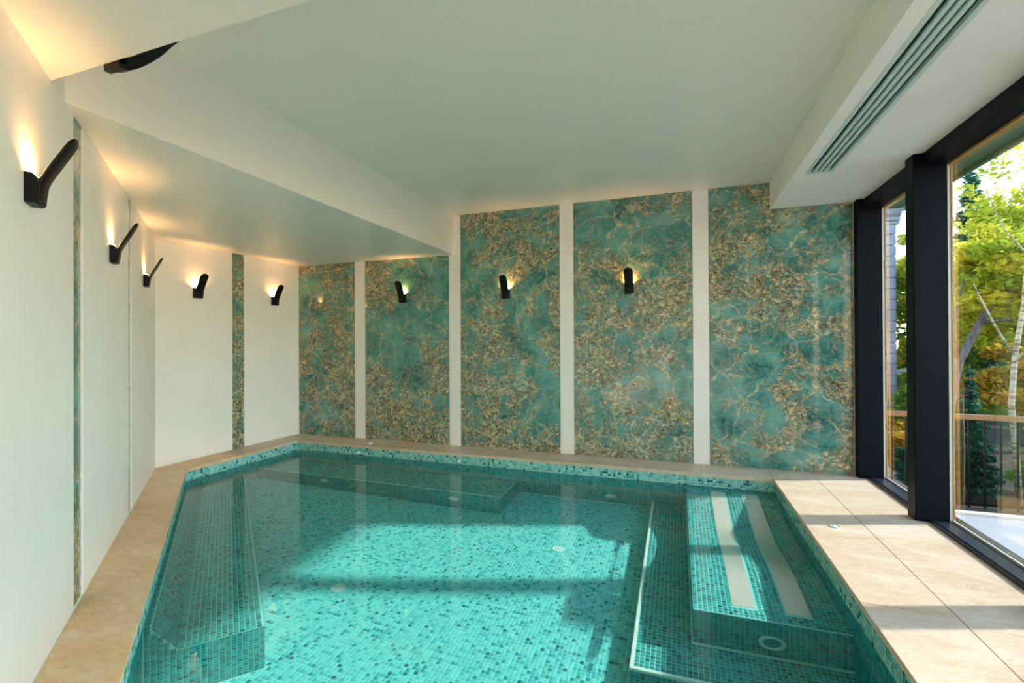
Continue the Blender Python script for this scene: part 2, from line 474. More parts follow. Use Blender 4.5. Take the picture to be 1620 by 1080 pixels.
# left soffit with its fascia
lp = LW(tF, -0.03, 0)
struct(MB().prism([(XC - 0.1, YB + 0.1), (XC - 0.1, P0.y + 0.0), (LW(-0.05, -0.03, 0).x, LW(-0.05, -0.03, 0).y), (lp.x, lp.y), (XF, lp.y), (XF, YB + 0.1)], HS, HC + 0.05).build('ceiling_soffit_left', MAT['satin'], bevel=0.002), 'lowered pale soffit along the left side')
ln = LW(tN, -0.03, 0)
struct(MB().prism([(ln.x - 0.03, YN), (LE.x - 0.1, YR - 0.05), (XBM, YR - 0.05), (XBM, YN)], HS, HC + 0.05).build('ceiling_soffit_near', MAT['satin'], bevel=0.002), 'lowered pale soffit above the camera')
# right beam with a slot for the air grille
vx0, vx1, vy0, vy1 = 0.900, 1.070, 0.3, 3.975
beam = MB()
beam.box(XBM, YR - 0.05, HR, vx0, YB + 0.05, HC + 0.05)
beam.box(vx1, YR - 0.05, HR, XG + 0.12, YB + 0.05, HC + 0.05)
beam.box(vx0, vy1, HR, vx1, YB + 0.05, HC + 0.05)
beam.box(vx0, YR - 0.05, HR, vx1, vy0, HC + 0.05)
beam.box(vx0, vy0, HR + 0.05, vx1, vy1, HC + 0.05)
struct(beam.build('ceiling_beam_right', MAT['paint']), 'lowered pale beam along the windows')

# air grille
gr = empty('air_grille', ((vx0 + vx1) / 2, vy1, HR))
tag(gr, 'long pale slotted air grille set into the right ceiling beam', 'vent')
def local(o, parent):
    o.parent = parent; o.matrix_parent_inverse = Matrix.Translation(-parent.location) if parent.rotation_euler.z == 0 else parent.matrix_basis.inverted()
    return o
fr = MB()
fr.box(vx0 - 0.006, vy0, HR - 0.003, vx0 + 0.016, vy1 + 0.004, HR + 0.02)
fr.box(vx1 - 0.016, vy0, HR - 0.003, vx1 + 0.006, vy1 + 0.004, HR + 0.02)
fr.box(vx0 + 0.016, vy1 - 0.012, HR - 0.003, vx1 - 0.016, vy1 + 0.004, HR + 0.02)
local(fr.build('grille_frame', MAT['grille']), gr)
for k in range(3):
    x = vx0 + 0.016 + (vx1 - vx0 - 0.032) * (k + 1) / 4
    local(MB().box(x - 0.0105, vy0, HR - 0.002, x + 0.0105, vy1 - 0.012, HR + 0.014).build('grille_bar', MAT['grille'], bevel=0.002), gr)
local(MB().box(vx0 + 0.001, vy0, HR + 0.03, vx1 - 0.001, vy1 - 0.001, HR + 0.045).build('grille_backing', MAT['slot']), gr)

# ------------------------------------------------------------------ window wall
col_y = [(4.83, YB), (3.80, 3.915), (2.63, 2.745), (1.46, 1.575), (0.29, 0.405), (YR, YR + 0.1)]
wr = struct(MB().box(1.56, YR - 0.1, -0.12, XG + 0.12, YB + 0.02, -0.03).build('wall_right', MAT['navy']), 'base of the glazed right wall')
for k, (y0, y1) in enumerate(col_y):
    x0 = 1.474
    c = MB().box(x0, y0, 0.0, 1.655, y1, HR).build('trim_%d' % (k + 1), MAT['navy'], bevel=0.004)
    struct(c, 'tall dark navy window post')
    MB().box(1.657, y0 + 0.004, 0.0, 1.672, y1 + 0.0, HR).build('pale_jamb', MAT['jamb'], c)
    MB().box(1.674, y0 + 0.0, 0.0, 1.683, y1 + 0.002, HR).build('oak_jamb', MAT['oak'], c)
for k in range(len(col_y) - 1):
    ya, yb = col_y[k + 1][1], col_y[k][0]
    w = struct(MB().box(1.53, ya, 2.335, 1.655, yb, HR - 0.001).build('window_%d' % (k + 1), MAT['navy']), 'tall window bay between dark posts')
    MB().box(XG - 0.006, ya, 0.03, XG + 0.006, yb, 2.335).build('window_pane', MAT['glass'], w)
    MB().box(1.658, ya, 2.322, 1.683, yb, 2.36).build('oak_head', MAT['oak'], w)
    # sill tray: upstand, sloped bed, pale bead
    s = MB().extr([(1.545, -0.03), (1.545, 0.022), (1.557, 0.028), (1.562, 0.018), (1.665, 0.014), (1.665, -0.03)], ya, yb, lambda y, p, q: (p, y, q))
    s.build('sill_tray', MAT['sill'], w)
    MB().box(1.667, ya, -0.02, 1.681, yb, 0.026).build('sill_bead', MAT['jamb'], w, bevel=0.002)
    MB().box(1.684, ya, -0.02, 1.745, yb, 0.012).build('outer_sill', MAT['sill'], w)

# ------------------------------------------------------------------ floor: coping and deck slabs
flo = struct(MB().prism([(LE.x - 0.2, YR - 0.1), (1.56, YR - 0.1), (1.56, PY0 - 0.05), (PB.x - 0.1, PY0 - 0.05)], -0.12, -0.031).build('floor', MAT['tan']), 'beige stone coping and deck around the pool')
NOSE = 0.008
G = 0.0012
def slab(poly, mat):
    return MB().prism(poly, -0.03, 0.0).build('stone_slab', MAT[mat], flo, bevel=0.0015)
# bedding beneath the slabs (outside the basin)
def bed(poly): return poly
xr = 1.56
ys = [YR, 0.25, 1.40, 2.53, 3.70, YB]
for j in range(len(ys) - 1):
    y0, y1 = ys[j] + G, ys[j + 1] - G
    if y1 < PY0 - 0.0: a = 0.783
    slab([(PX1 - NOSE, y0), (1.125 - G, y0), (1.125 - G, y1), (PX1 - NOSE, y1)], 'stone')
    yo = 0.0 if j % 2 else 0.0
    slab([(1.125 + G, y0), (xr, y0), (xr, y1), (1.125 + G, y1)], 'stone')
xs = [PX0 + NOSE, -3.20, -2.0, -0.80, 0.20, PX1 - NOSE]
for j in range(len(xs) - 1):
    slab([(xs[j] + G, PY1 - NOSE), (xs[j + 1] - G, PY1 - NOSE), (xs[j + 1] - G, YB), (xs[j] + G, YB)], 'stone')
slab([(XC, PA.y + 0.62), (PX0 + NOSE, PA.y + 0.62), (PX0 + NOSE, YB), (XC, YB)], 'stone')
pa2 = LW(0.188, 0.25 + NOSE, 0)
slab([(XC, P0.y), (LW(0.5, 0, 0).x, LW(0.5, 0, 0).y), (LW(0.5, 0.258, 0).x, LW(0.5, 0.258, 0).y), (PX0 + NOSE, PA.y + 0.006), (PX0 + NOSE, PA.y + 0.62 - G * 2), (XC, PA.y + 0.62 - G * 2)], 'tan')
tt = [0.5, 1.25, 2.395, 3.35, TL]
for j in range(len(tt) - 1):
    a, b = tt[j] + G, tt[j + 1] - G
    q = [LW(a, 0, 0), LW(b, 0, 0), LW(b, 0.258, 0), LW(a, 0.258, 0)]
    slab([(p.x, p.y) for p in q], 'tan')
q = LW(TL, 0, 0)
slab([(q.x, q.y), (LE.x, YR), (0.14, YR), (0.14, PY0 + NOSE), (PB.x, PY0 + NOSE)], 'tan')
slab([(0.14 + G, YR), (PX1 - NOSE - G, YR), (PX1 - NOSE - G, PY0 + NOSE), (0.14 + G, PY0 + NOSE)], 'tan')

# ------------------------------------------------------------------ the pool
PITCH, TS, TH = 0.0246, 0.0222, 0.0012
class Tiles:
    def __init__(s): s.c = []; s.u = []; s.v = []; s.n = []
    def patch(s, o, u, v, lu, lv, n, inside=None, off=(0, 0)):
        u, v, n, o = (np.array(a, float) for a in (u, v, n, o))
        nu, nv = max(1, round(lu / PITCH)), max(1, round(lv / PITCH))
        I, J = np.meshgrid(np.arange(nu), np.arange(nv), indexing='ij')
        a = (I.ravel() + 0.5) * (lu / nu); b = (J.ravel() + 0.5) * (lv / nv)
        P = o + a[:, None] * u + b[:, None] * v
        if inside is not None:
            k = np.array([inside(a_, b_, p) for a_, b_, p in zip(a, b, P)], bool); P = P[k]
        s.c.append(P)
        for L, w in ((s.u, u), (s.v, v), (s.n, n)): L.append(np.repeat(w[None, :], len(P), 0))
    def build(s, name, mat, parent, ts=TS):
        C = np.concatenate(s.c); U = np.concatenate(s.u); V = np.concatenate(s.v); N = np.concatenate(s.n)
        n = len(C); h = ts / 2; b = 0.0012
        vs = []
        for hh, zz in ((h, 0.0), (h - b, TH)):
            for su, sv in ((-1, -1), (1, -1), (1, 1), (-1, 1)):
                vs.append(C + U * su * hh + V * sv * hh + N * zz)
        co = np.stack(vs, 1).reshape(-1, 3)
        base = (np.arange(n) * 8)[:, None]
        q = np.array([[4, 5, 6, 7], [0, 1, 5, 4], [1, 2, 6, 5], [2, 3, 7, 6], [3, 0, 4, 7]])
        fl = (base[:, None, :] + q[None]).reshape(-1, 4)
        # keep outward winding whatever the patch handedness
        hand = (np.cross(U, V) * N).sum(1) < 0
        fl = fl.reshape(n, 5, 4); fl[hand] = fl[hand][:, :, ::-1]; fl = fl.reshape(-1, 4)
        me = bpy.data.meshes.new(name)
        me.vertices.add(len(co)); me.vertices.foreach_set('co', co.ravel().astype(np.float32))
        me.loops.add(fl.size); me.loops.foreach_set('vertex_index', fl.ravel().astype(np.int32))
        me.polygons.add(len(fl)); me.polygons.foreach_set('loop_start', np.arange(0, fl.size, 4, dtype=np.int32))
        me.update(calc_edges=True)
        at = me.attributes.new('shade', 'FLOAT', 'FACE')
        at.data.foreach_set('value', np.repeat(rng.random(n), 5).astype(np.float32))
        me.materials.append(mat)
        o = bpy.data.objects.new(name, me); COL.objects.link(o); o.parent = parent
        o['kind'] = 'stuff'
        return o

pool = empty('pool', (0, 0, 0))
tag(pool, 'sunken indoor pool lined with turquoise glass mosaic tiles', 'pool')
# the benches in the left wall frame: profile points (m, z)
LT = 2.90
BT, ST = -0.15, -0.42
LPROF = [(0.25, BT), (0.283, BT), (0.385, ST), (0.735, ST), (0.748, ST - 0.013), (0.748, FZ), (0.25, FZ)]
def in_pool(p, mg=0.014):
    x, y = p[0], p[1]
    if x < PX0 + mg or x > PX1 - mg or y < PY0 + mg or y > PY1 - mg: return False
    return (x - P0.x) * NI.x + (y - P0.y) * NI.y > 0.25 + mg
def tm(p): return (p[0] - P0.x) * D.x + (p[1] - P0.y) * D.y, (p[0] - P0.x) * NI.x + (p[1] - P0.y) * NI.y
BX1, BYF, BYS, BYT = -1.53, 3.98, 4.45, 4.54      # back bench
LX0, LYN = 0.070, 2.64                             # lounger block
QX0, QY0, QZ = -0.230, 2.36, -0.665                # low platform
# shells
def wallshell(name, a, b, thick=0.10, top=-0.031):
    a = Vector((a[0], a[1], 0)); b = Vector((b[0], b[1], 0)); t = (b - a).normalized(); n = Vector((t.y, -t.x, 0))
    poly = [a, b, b + n * thick, a + n * thick]
    return MB().prism([(p.x, p.y) for p in poly], FZ - 0.1, top).build(name, MAT['grout'], pool)
fl = MB().prism([(p[0], p[1]) for p in POOL], FZ - 0.08, FZ).build('pool_floor', MAT['grout'], pool)
T = Tiles()
def fin(a, b, p):
    if not in_pool(p): return False
    if p[1] > BYF - 0.01 and p[0] < BX1 + 0.01: return False
    if p[0] > QX0 - 0.01 and p[1] > QY0 - 0.01: return False
    t, m = tm(p)
    return not (m < 0.75 and t < LT + 0.01)
T.patch((PX0, PY0, FZ), (1, 0, 0), (0, 1, 0), PX1 - PX0, PY1 - PY0, (0, 0, 1), fin)
T.build('floor_mosaic', MAT['mfloor'], fl)
edges = list(zip(POOL, POOL[1:] + POOL[:1]))
for (a, b) in edges:
    w = wallshell('pool_wall', a, b)
    av, bv = Vector((*a, 0)), Vector((*b, 0)); t = (bv - av).normalized(); n = Vector((-t.y, t.x, 0)); L = (bv - av).length
    def wi(aa, bb, p, t=t, n=n):
        tt_, m = tm(p)
        z = p[2]
        if n.y < -0.9 and p[0] < BX1 and z < BT: return False
        if n.y < -0.9 and p[0] > LX0 and z < -0.24: return False
        if n.y < -0.9 and p[0] > QX0 and z < QZ: return False
        if n.x < -0.9 and p[1] > LYN and z < -0.42: return False
        if n.x > 0.9 and z < ST and (p[1] > BYF or m < 0.74): return False
        if abs(n.x - NI.x) < 0.01 and tt_ < LT and z < BT: return False
        return True
    T = Tiles()
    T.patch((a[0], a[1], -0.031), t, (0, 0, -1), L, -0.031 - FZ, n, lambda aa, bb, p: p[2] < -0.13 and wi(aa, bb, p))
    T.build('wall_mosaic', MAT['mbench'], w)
    T = Tiles()
    T.patch((a[0], a[1], -0.031), t, (0, 0, -1), L, -0.031 - FZ, n, lambda aa, bb, p: p[2] >= -0.13)
    T.build('waterline_mosaic', MAT['mband'], w)

# left bench
poly = LPROF
def lframe(t, m, z): return LW(t, m, z)
t_far = -0.35
lb = MB()
# clip far end on the pool wall: end points of each profile vertex where x = PX0
def t_at(m): return (PX0 - P0.x - NI.x * m) / D.x
vs = [LW(t_at(m) - 0.0, m, z) for m, z in LPROF] + [LW(LT, m, z) for m, z in LPROF]
n_ = len(LPROF)
lb.add(vs, [tuple(reversed(range(n_))), tuple(range(n_, 2 * n_))] + [(i, (i + 1) % n_, n_ + (i + 1) % n_, n_ + i) for i in range(n_)])
left_bench = lb.build('bench', MAT['grout'], pool)
left_bench['label'] = 'underwater bench along the angled left wall'
T = Tiles()
def sweep_L(T, m0, z0, m1, z1):
    dm, dz = m1 - m0, z1 - z0; L = math.hypot(dm, dz)
    v = NI * (dm / L) + Vector((0, 0, dz / L))
    nn = NI * (-dz / L) + Vector((0, 0, dm / L))
    o = LW(LT, m0, z0)
    T.patch(o, -D, v, LT + 0.9, L, nn, lambda a, b, p: p[0] > PX0 + 0.01, off=(0.004, 0.002))
sweep_L(T, 0.25, BT, 0.283, BT)
sweep_L(T, 0.283, BT, 0.385, ST)
sweep_L(T, 0.385, ST, 0.737, ST)
sweep_L(T, 0.748, ST - 0.01, 0.748, FZ)
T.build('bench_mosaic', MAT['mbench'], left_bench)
def in_lprof(m, z):
    if m > 0.746 or z < FZ + 0.01: return False
    if m < 0.283: return z < BT - 0.012
    if m < 0.385: return z < BT + (ST - BT) * (m - 0.283) / (0.102) - 0.02
    return z < ST - 0.014

# back bench
BPROF = [(PY1, BT), (BYT, BT), (BYS, ST), (BYF + 0.012, ST), (BYF, ST - 0.012), (BYF, FZ), (PY1, FZ)]
bb = MB().extr(BPROF, PX0, BX1, lambda x, y, z: (x, y, z))
back_bench = bb.build('bench', MAT['grout'], pool)
back_bench['label'] = 'underwater bench along the marble wall'
T = Tiles()
def sweep_B(y0, z0, y1, z1):
    L = math.hypot(y1 - y0, z1 - z0)
    v = Vector((0, (y1 - y0) / L, (z1 - z0) / L)); nn = Vector((0, v.z, -v.y))
    T.patch((BX1, y0, z0), (-1, 0, 0), v, BX1 - PX0, L, nn, None, off=(0.002, 0.002))
sweep_B(PY1 - 0.001, BT, BYT, BT); sweep_B(BYT, BT, BYS, ST); sweep_B(BYS, ST, BYF + 0.012, ST); sweep_B(BYF, ST - 0.01, BYF, FZ)
def in_bprof(y, z):
    if y < BYF + 0.004 or z < FZ + 0.01: return False
    if y > BYT: return z < BT - 0.012
    if y > BYS: return z < ST + (BT - ST) * (y - BYS) / (BYT - BYS) - 0.02
    return z < ST - 0.014
T.patch((BX1, BYF, FZ), (0, 1, 0), (0, 0, 1), PY1 - BYF, 0.7, (1, 0, 0), lambda a, b, p: in_bprof(p[1], p[2]))
T.build('bench_mosaic', MAT['mbench'], back_bench)

# low platform in front of the lounger
plat = MB().box(QX0, QY0, FZ, PX1, PY1, QZ).build('platform', MAT['grout'], pool)
T = Tiles()
T.patch((QX0 + 0.018, QY0 + 0.018, QZ), (1, 0, 0), (0, 1, 0), PX1 - QX0 - 0.018, PY1 - QY0 - 0.018, (0, 0, 1), lambda a, b, p: p[0] < PX1 - 0.004 and p[1] < PY1 - 0.004 and not (p[0] > LX0 - 0.01 and p[1] > LYN - 0.01))
T.patch((QX0, QY0, FZ), (0, 1, 0), (0, 0, 1), PY1 - QY0, QZ - FZ, (-1, 0, 0))
T.patch((QX0, QY0, FZ), (1, 0, 0), (0, 0, 1), PX1 - QX0, QZ - FZ, (0, -1, 0))
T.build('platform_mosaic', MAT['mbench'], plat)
MB().box(QX0 - 0.002, QY0 - 0.002, QZ - 0.02, QX0 + 0.018, PY1, QZ + 0.003).box(QX0 + 0.018, QY0 - 0.002, QZ - 0.02, PX1, QY0 + 0.018, QZ + 0.003).build('step_nosing', MAT['nosing'], plat, bevel=0.002)

# lounger block with a waved top
ctrl = [(4.573, -0.175), (4.40, -0.195), (4.15, -0.27), (3.95, -0.345), (3.78, -0.385), (3.60, -0.375), (3.42, -0.335), (3.25, -0.300), (3.10, -0.295), (2.92, -0.315), (2.76, -0.330), (2.650, -0.332)]
def crom(pts, k=6):
    out = []
    for i in range(len(pts) - 1):
        p = [pts[max(i - 1, 0)], pts[i], pts[i + 1], pts[min(i + 2, len(pts) - 1)]]
        for j in range(k):
            t = j / k
            out.append(tuple(0.5 * ((2 * p[1][c]) + (-p[0][c] + p[2][c]) * t + (2 * p[0][c] - 5 * p[1][c] + 4 * p[2][c] - p[3][c]) * t * t + (-p[0][c] + 3 * p[1][c] - 3 * p[2][c] + p[3][c]) * t ** 3) for c in (0, 1)))
    out.append(pts[-1]); return out
top = crom(ctrl)
nose = [(LYN + 0.010 * (1 - math.sin(a)), -0.332 - 0.010 * (1 - math.cos(a))) for a in (0.5, 1.0, math.pi / 2)]
prof = top + nose + [(LYN, QZ), (4.573, QZ)]
lounger = MB().extr(prof, LX0, PX1, lambda x, y, z: (x, y, z)).build('lounger_block', MAT['grout'], pool)
arc = [0.0]
for i in range(1, len(top)): arc.append(arc[-1] + math.hypot(top[i][0] - top[i - 1][0], top[i][1] - top[i - 1][1]))
def at_arc(s):
    s = min(max(s, 0), arc[-1] - 1e-6)
    i = max(k for k in range(len(arc)) if arc[k] <= s); i = min(i, len(top) - 2)
    f = (s - arc[i]) / (arc[i + 1] - arc[i])
    y = top[i][0] + (top[i + 1][0] - top[i][0]) * f; z = top[i][1] + (top[i + 1][1] - top[i][1]) * f
    dy, dz = top[i + 1][0] - top[i][0], top[i + 1][1] - top[i][1]; L = math.hypot(dy, dz)
    return y, z, dy / L, dz / L
STR = [(0.266, 0.376), (0.522, 0.636)]
SY0, SY1 = 2.74, 4.50
T = Tiles(); s = PITCH / 2
while s < arc[-1]:
    y, z, dy, dz = at_arc(s)
    v = (0, dy, dz); nn = (0, dz * 1.0, -dy)
    T.patch((LX0, y - v[1] * PITCH / 2, z - v[2] * PITCH / 2), (1, 0, 0), v, PX1 - LX0, PITCH, nn,
            lambda a, b, p: p[0] < PX1 - 0.004 and not (SY0 - 0.008 < p[1] < SY1 + 0.008 and any(x0 - 0.008 < p[0] < x1 + 0.008 for x0, x1 in STR)))
    s += PITCH
def topz(y):
    for i in range(len(top) - 1):
        if top[i + 1][0] <= y <= top[i][0]:
            f = (top[i][0] - y) / (top[i][0] - top[i + 1][0]); return top[i][1] + (top[i + 1][1] - top[i][1]) * f
    return -0.34
T.patch((LX0, LYN, QZ), (0, 1, 0), (0, 0, 1), PY1 - LYN, 0.6, (-1, 0, 0), lambda a, b, p: p[2] < topz(p[1]) - 0.014)
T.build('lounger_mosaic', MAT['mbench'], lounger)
# steel strips on the lounger, three plates each
for x0, x1 in STR:
    for ya, yb in ((SY1, 3.80), (3.80, 3.26), (3.26, SY0)):
        m = MB(); n = 16
        P1 = [(ya + (yb - ya) * k / n, topz(ya + (yb - ya) * k / n) + 0.004) for k in range(n + 1)]
        g = 0.0008
        vv = [(x0, y, z) for y, z in P1] + [(x1, y, z) for y, z in P1] + [(x0, y, z - 0.004) for y, z in P1] + [(x1, y, z - 0.004) for y, z in P1]
        N1 = n + 1; ff = []
        for i in range(n):
            ff += [(i, i + 1, N1 + i + 1, N1 + i), (2 * N1 + i, 3 * N1 + i, 3 * N1 + i + 1, 2 * N1 + i + 1), (i, 2 * N1 + i, 2 * N1 + i + 1, i + 1), (N1 + i, N1 + i + 1, 3 * N1 + i + 1, 3 * N1 + i)]
        ff += [(0, N1, 3 * N1, 2 * N1), (n, 2 * N1 + n, 3 * N1 + n, N1 + n)]
        m.add(vv, ff); m.build('steel_plate', MAT['steel'], lounger)

# single mosaic tiles where they show largest: bench end and lounger front
def tile_mesh(k):
    m = MB(); h = TS / 2; b = 0.0014
    m.add([(-h, -h, 0), (h, -h, 0), (h, h, 0), (-h, h, 0), (-h + b, -h + b, TH), (h - b, -h + b, TH), (h - b, h - b, TH), (-h + b, h - b, TH)],
          [(4, 5, 6, 7), (0, 1, 5, 4), (1, 2, 6, 5), (2, 3, 7, 6), (3, 0, 4, 7)])
    me = bpy.data.meshes.new('mosaic_tile'); me.from_pydata(m.v, [], m.f)
    at = me.attributes.new('shade', 'FLOAT', 'FACE')
    for d_ in at.data: d_.value = k
    me.materials.append(MAT['mbench']); return me
TM = [tile_mesh(k) for k in (0.1, 0.25, 0.4, 0.5, 0.7, 0.9)]
def single(loc, u, v, n, parent):
    o = bpy.data.objects.new('mosaic_tile', random.choice(TM)); COL.objects.link(o)
    u, v, n = Vector(u), Vector(v), Vector(n)
    if u.cross(v).dot(n) < 0: u, v = v, u
    mt = Matrix((u, v, n)).transposed().to_4x4(); mt.translation = loc
    o.matrix_world = mt; o.parent = parent
cnt = 0; REST = Tiles()
for i in range(21):
    for j in range(30):
        m_ = 0.748 - (i + 0.5) * PITCH; z = ST - 0.006 - (j + 0.5) * PITCH + 0.32
        if m_ > 0.262 and z > FZ + 0.01 and in_lprof(m_, z + 0.004):
            if 12 < j and cnt < 150: single(LW(LT, m_, z), NI, (0, 0, 1), D, left_bench); cnt += 1
            else: REST.patch(LW(LT, m_ - PITCH / 2, z - PITCH / 2), NI, (0, 0, 1), PITCH, PITCH, D)
REST.build('bench_end_mosaic', MAT['mbench'], left_bench)
cnt = 0; REST = Tiles()
RX, RZ, RR = 0.437, -0.535, 0.062
for i in range(29):
    for j in range(13):
        x = LX0 + (i + 0.5) * PITCH; z = -0.340 - (j + 0.5) * PITCH
        if x > PX1 - 0.008 or z < QZ + 0.006: continue
        if (x - RX) ** 2 + (z - RZ) ** 2 < (RR - 0.008) ** 2: continue
        if j < 7 and cnt < 150: single(Vector((x, LYN, z)), (1, 0, 0), (0, 0, 1), (0, -1, 0), lounger); cnt += 1
        else: REST.patch((x - PITCH / 2, LYN, z - PITCH / 2), (1, 0, 0), (0, 0, 1), PITCH, PITCH, (0, -1, 0))
REST.build('lounger_end_mosaic', MAT['mbench'], lounger)

# water
water = MB().add([(x, y, WZ) for x, y in POOL], [tuple(range(len(POOL)))]).build('pool_water', MAT['water'], smooth=True, fix=False)
tag(water, 'clear still turquoise water filling the mosaic pool', 'water', kind='stuff')
water.cycles.is_caustics_caster = True

# pool fittings
def fitting(name, loc, axis, r, label, cat, group=None, rim='inletring', hole=False, hmat='cavity'):
    e = empty(name, loc); tag(e, label, cat, group)
    ax = Vector(axis).normalized()
    q = 0.80 if hole and rim == 'jetring' else 0.68
    ring = MB().lathe([(r * q, 0.002), (r * (q + 0.04), 0.007), (r * 0.93, 0.008), (r, 0.004), (r, -0.001)], (0, 0, 0), ax, 28).build('ring', MAT[rim], e, smooth=True)
    if rim == 'tealring': pass
    if hole: MB().lathe([(0, 0.0015), (r * (q + 0.02), 0.0022)], (0, 0, 0), ax, 24).build('nozzle_mouth', MAT[hmat], e)
    if not hole: MB().lathe([(0, 0.0075), (r * 0.4, 0.007), (r * 0.69, 0.0035)], (0, 0, 0), ax, 24).build('lens', MAT[rim], e, smooth=True)
    return e
fitting('floor_inlet', (-0.877, 3.533, FZ + TH), (0, 0, 1), 0.05, 'round pale inlet in the pool floor, nearer the steps', 'pool inlet', 'floor inlets')
fitting('floor_inlet', (-2.121, 2.538, FZ + TH), (0, 0, 1), 0.05, 'round pale inlet in the pool floor, nearer the left bench', 'pool inlet', 'floor inlets')
fitting('pool_light', (-3.497, BYF - TH, -0.575), (0, -1, 0), 0.05, 'round pool light on the back bench front, nearer the corner', 'pool light', 'bench lights')
fitting('pool_light', (-1.991, BYF - TH, -0.60), (0, -1, 0), 0.05, 'round pool light on the back bench front, nearer its free end', 'pool light', 'bench lights')
fitting('pool_light', (-0.615, PY1 - TH, -0.66), (0, -1, 0), 0.05, 'round pool light low on the far pool wall between bench and steps', 'pool light')
fitting('pool_light', (RX, LYN - 0.0015, RZ), (0, -1, 0), RR, 'large round light ring on the near face of the lounger block', 'pool light', None, 'inletring', True, 'tealcup')
bn = Vector((0, ST - BT, -(BYT - BYS))).normalized() * 1.0
bn = Vector((0, -(BT - ST), (BYT - BYS))).normalized()
for i, x in enumerate((-3.64, -3.45, -2.88, -2.69, -2.10, -1.91)):
    z = -0.235; y = BYS + (z - ST) / (BT - ST) * (BYT - BYS)
    pos = ('in the left pair', 'in the middle pair', 'in the right pair')[i // 2]
    side = ('left', 'right')[i % 2]
    fitting('massage_jet', Vector((x, y, z)) + bn * 0.002, bn, 0.042, 'dark round jet on the back bench backrest, %s one %s' % (side, pos), 'jet', 'jets on the back bench', rim='jetring', hole=True)
ln_ = (NI * 0.27 + Vector((0, 0, 0.102))).normalized()
for i, t in enumerate((2.46, 2.28, 1.66, 1.49, 0.78, 0.62)):
    z = -0.26; mm = 0.283 + (BT - z) / (BT - ST) * 0.102
    pos = ('in the pair nearest the camera', 'in the middle pair', 'in the far pair')[i // 2]
    side = ('nearer', 'farther')[i % 2]
    fitting('massage_jet', LW(t, mm, z) + ln_ * 0.002, ln_, 0.04, 'round jet on the left bench backrest, %s one %s' % (side, pos), 'jet', 'jets on the left bench', rim='jetring', hole=True)
# small level sensors at the waterline, deck caps
for (x, lab) in ((-3.52, 'small white ball sensor at the waterline near the far corner'), (-2.22, 'small white ball sensor at the waterline midway along the back')):
    e = empty('water_sensor', (x, PY1 - 0.012, -0.085)); tag(e, lab, 'sensor', 'waterline sensors')
    MB().lathe([(0.0001, -0.017), (0.010, -0.014), (0.017, 0), (0.014, 0.010), (0.0001, 0.017)], (0, 0, 0), (0, 0, 1), 14).build('ball', MAT['whiteplastic'], e, smooth=True)
    MB().lathe([(0.005, 0), (0.005, 0.012)], (0, 0.0, 0), (0, 1, 0), 8).build('stem', MAT['chrome'], e)
e = empty('deck_cap', (0.939, 3.51, 0)); tag(e, 'small round chrome cap set in the sunlit deck by the pool', 'deck cap')
MB().lathe([(0.033, 0.0), (0.033, 0.003), (0.029, 0.005), (0.022, 0.004), (0.020, 0.002)], (0, 0, 0), (0, 0, 1), 28).build('rim', MAT['chrome'], e, smooth=True)
MB().lathe([(0.020, 0.002), (0.017, 0.005), (0.0001, 0.006)], (0, 0, 0), (0, 0, 1), 24).build('cover', MAT['whiteplastic'], e, smooth=True)
e = empty('deck_cap', (-3.44, 4.68, 0)); tag(e, 'small white cap on the back coping by a pale strip', 'deck cap')
MB().lathe([(0.028, 0.0), (0.027, 0.006), (0.018, 0.012), (0.0001, 0.013)], (0, 0, 0), (0, 0, 1), 20).build('cover', MAT['whiteplastic'], e, smooth=True)

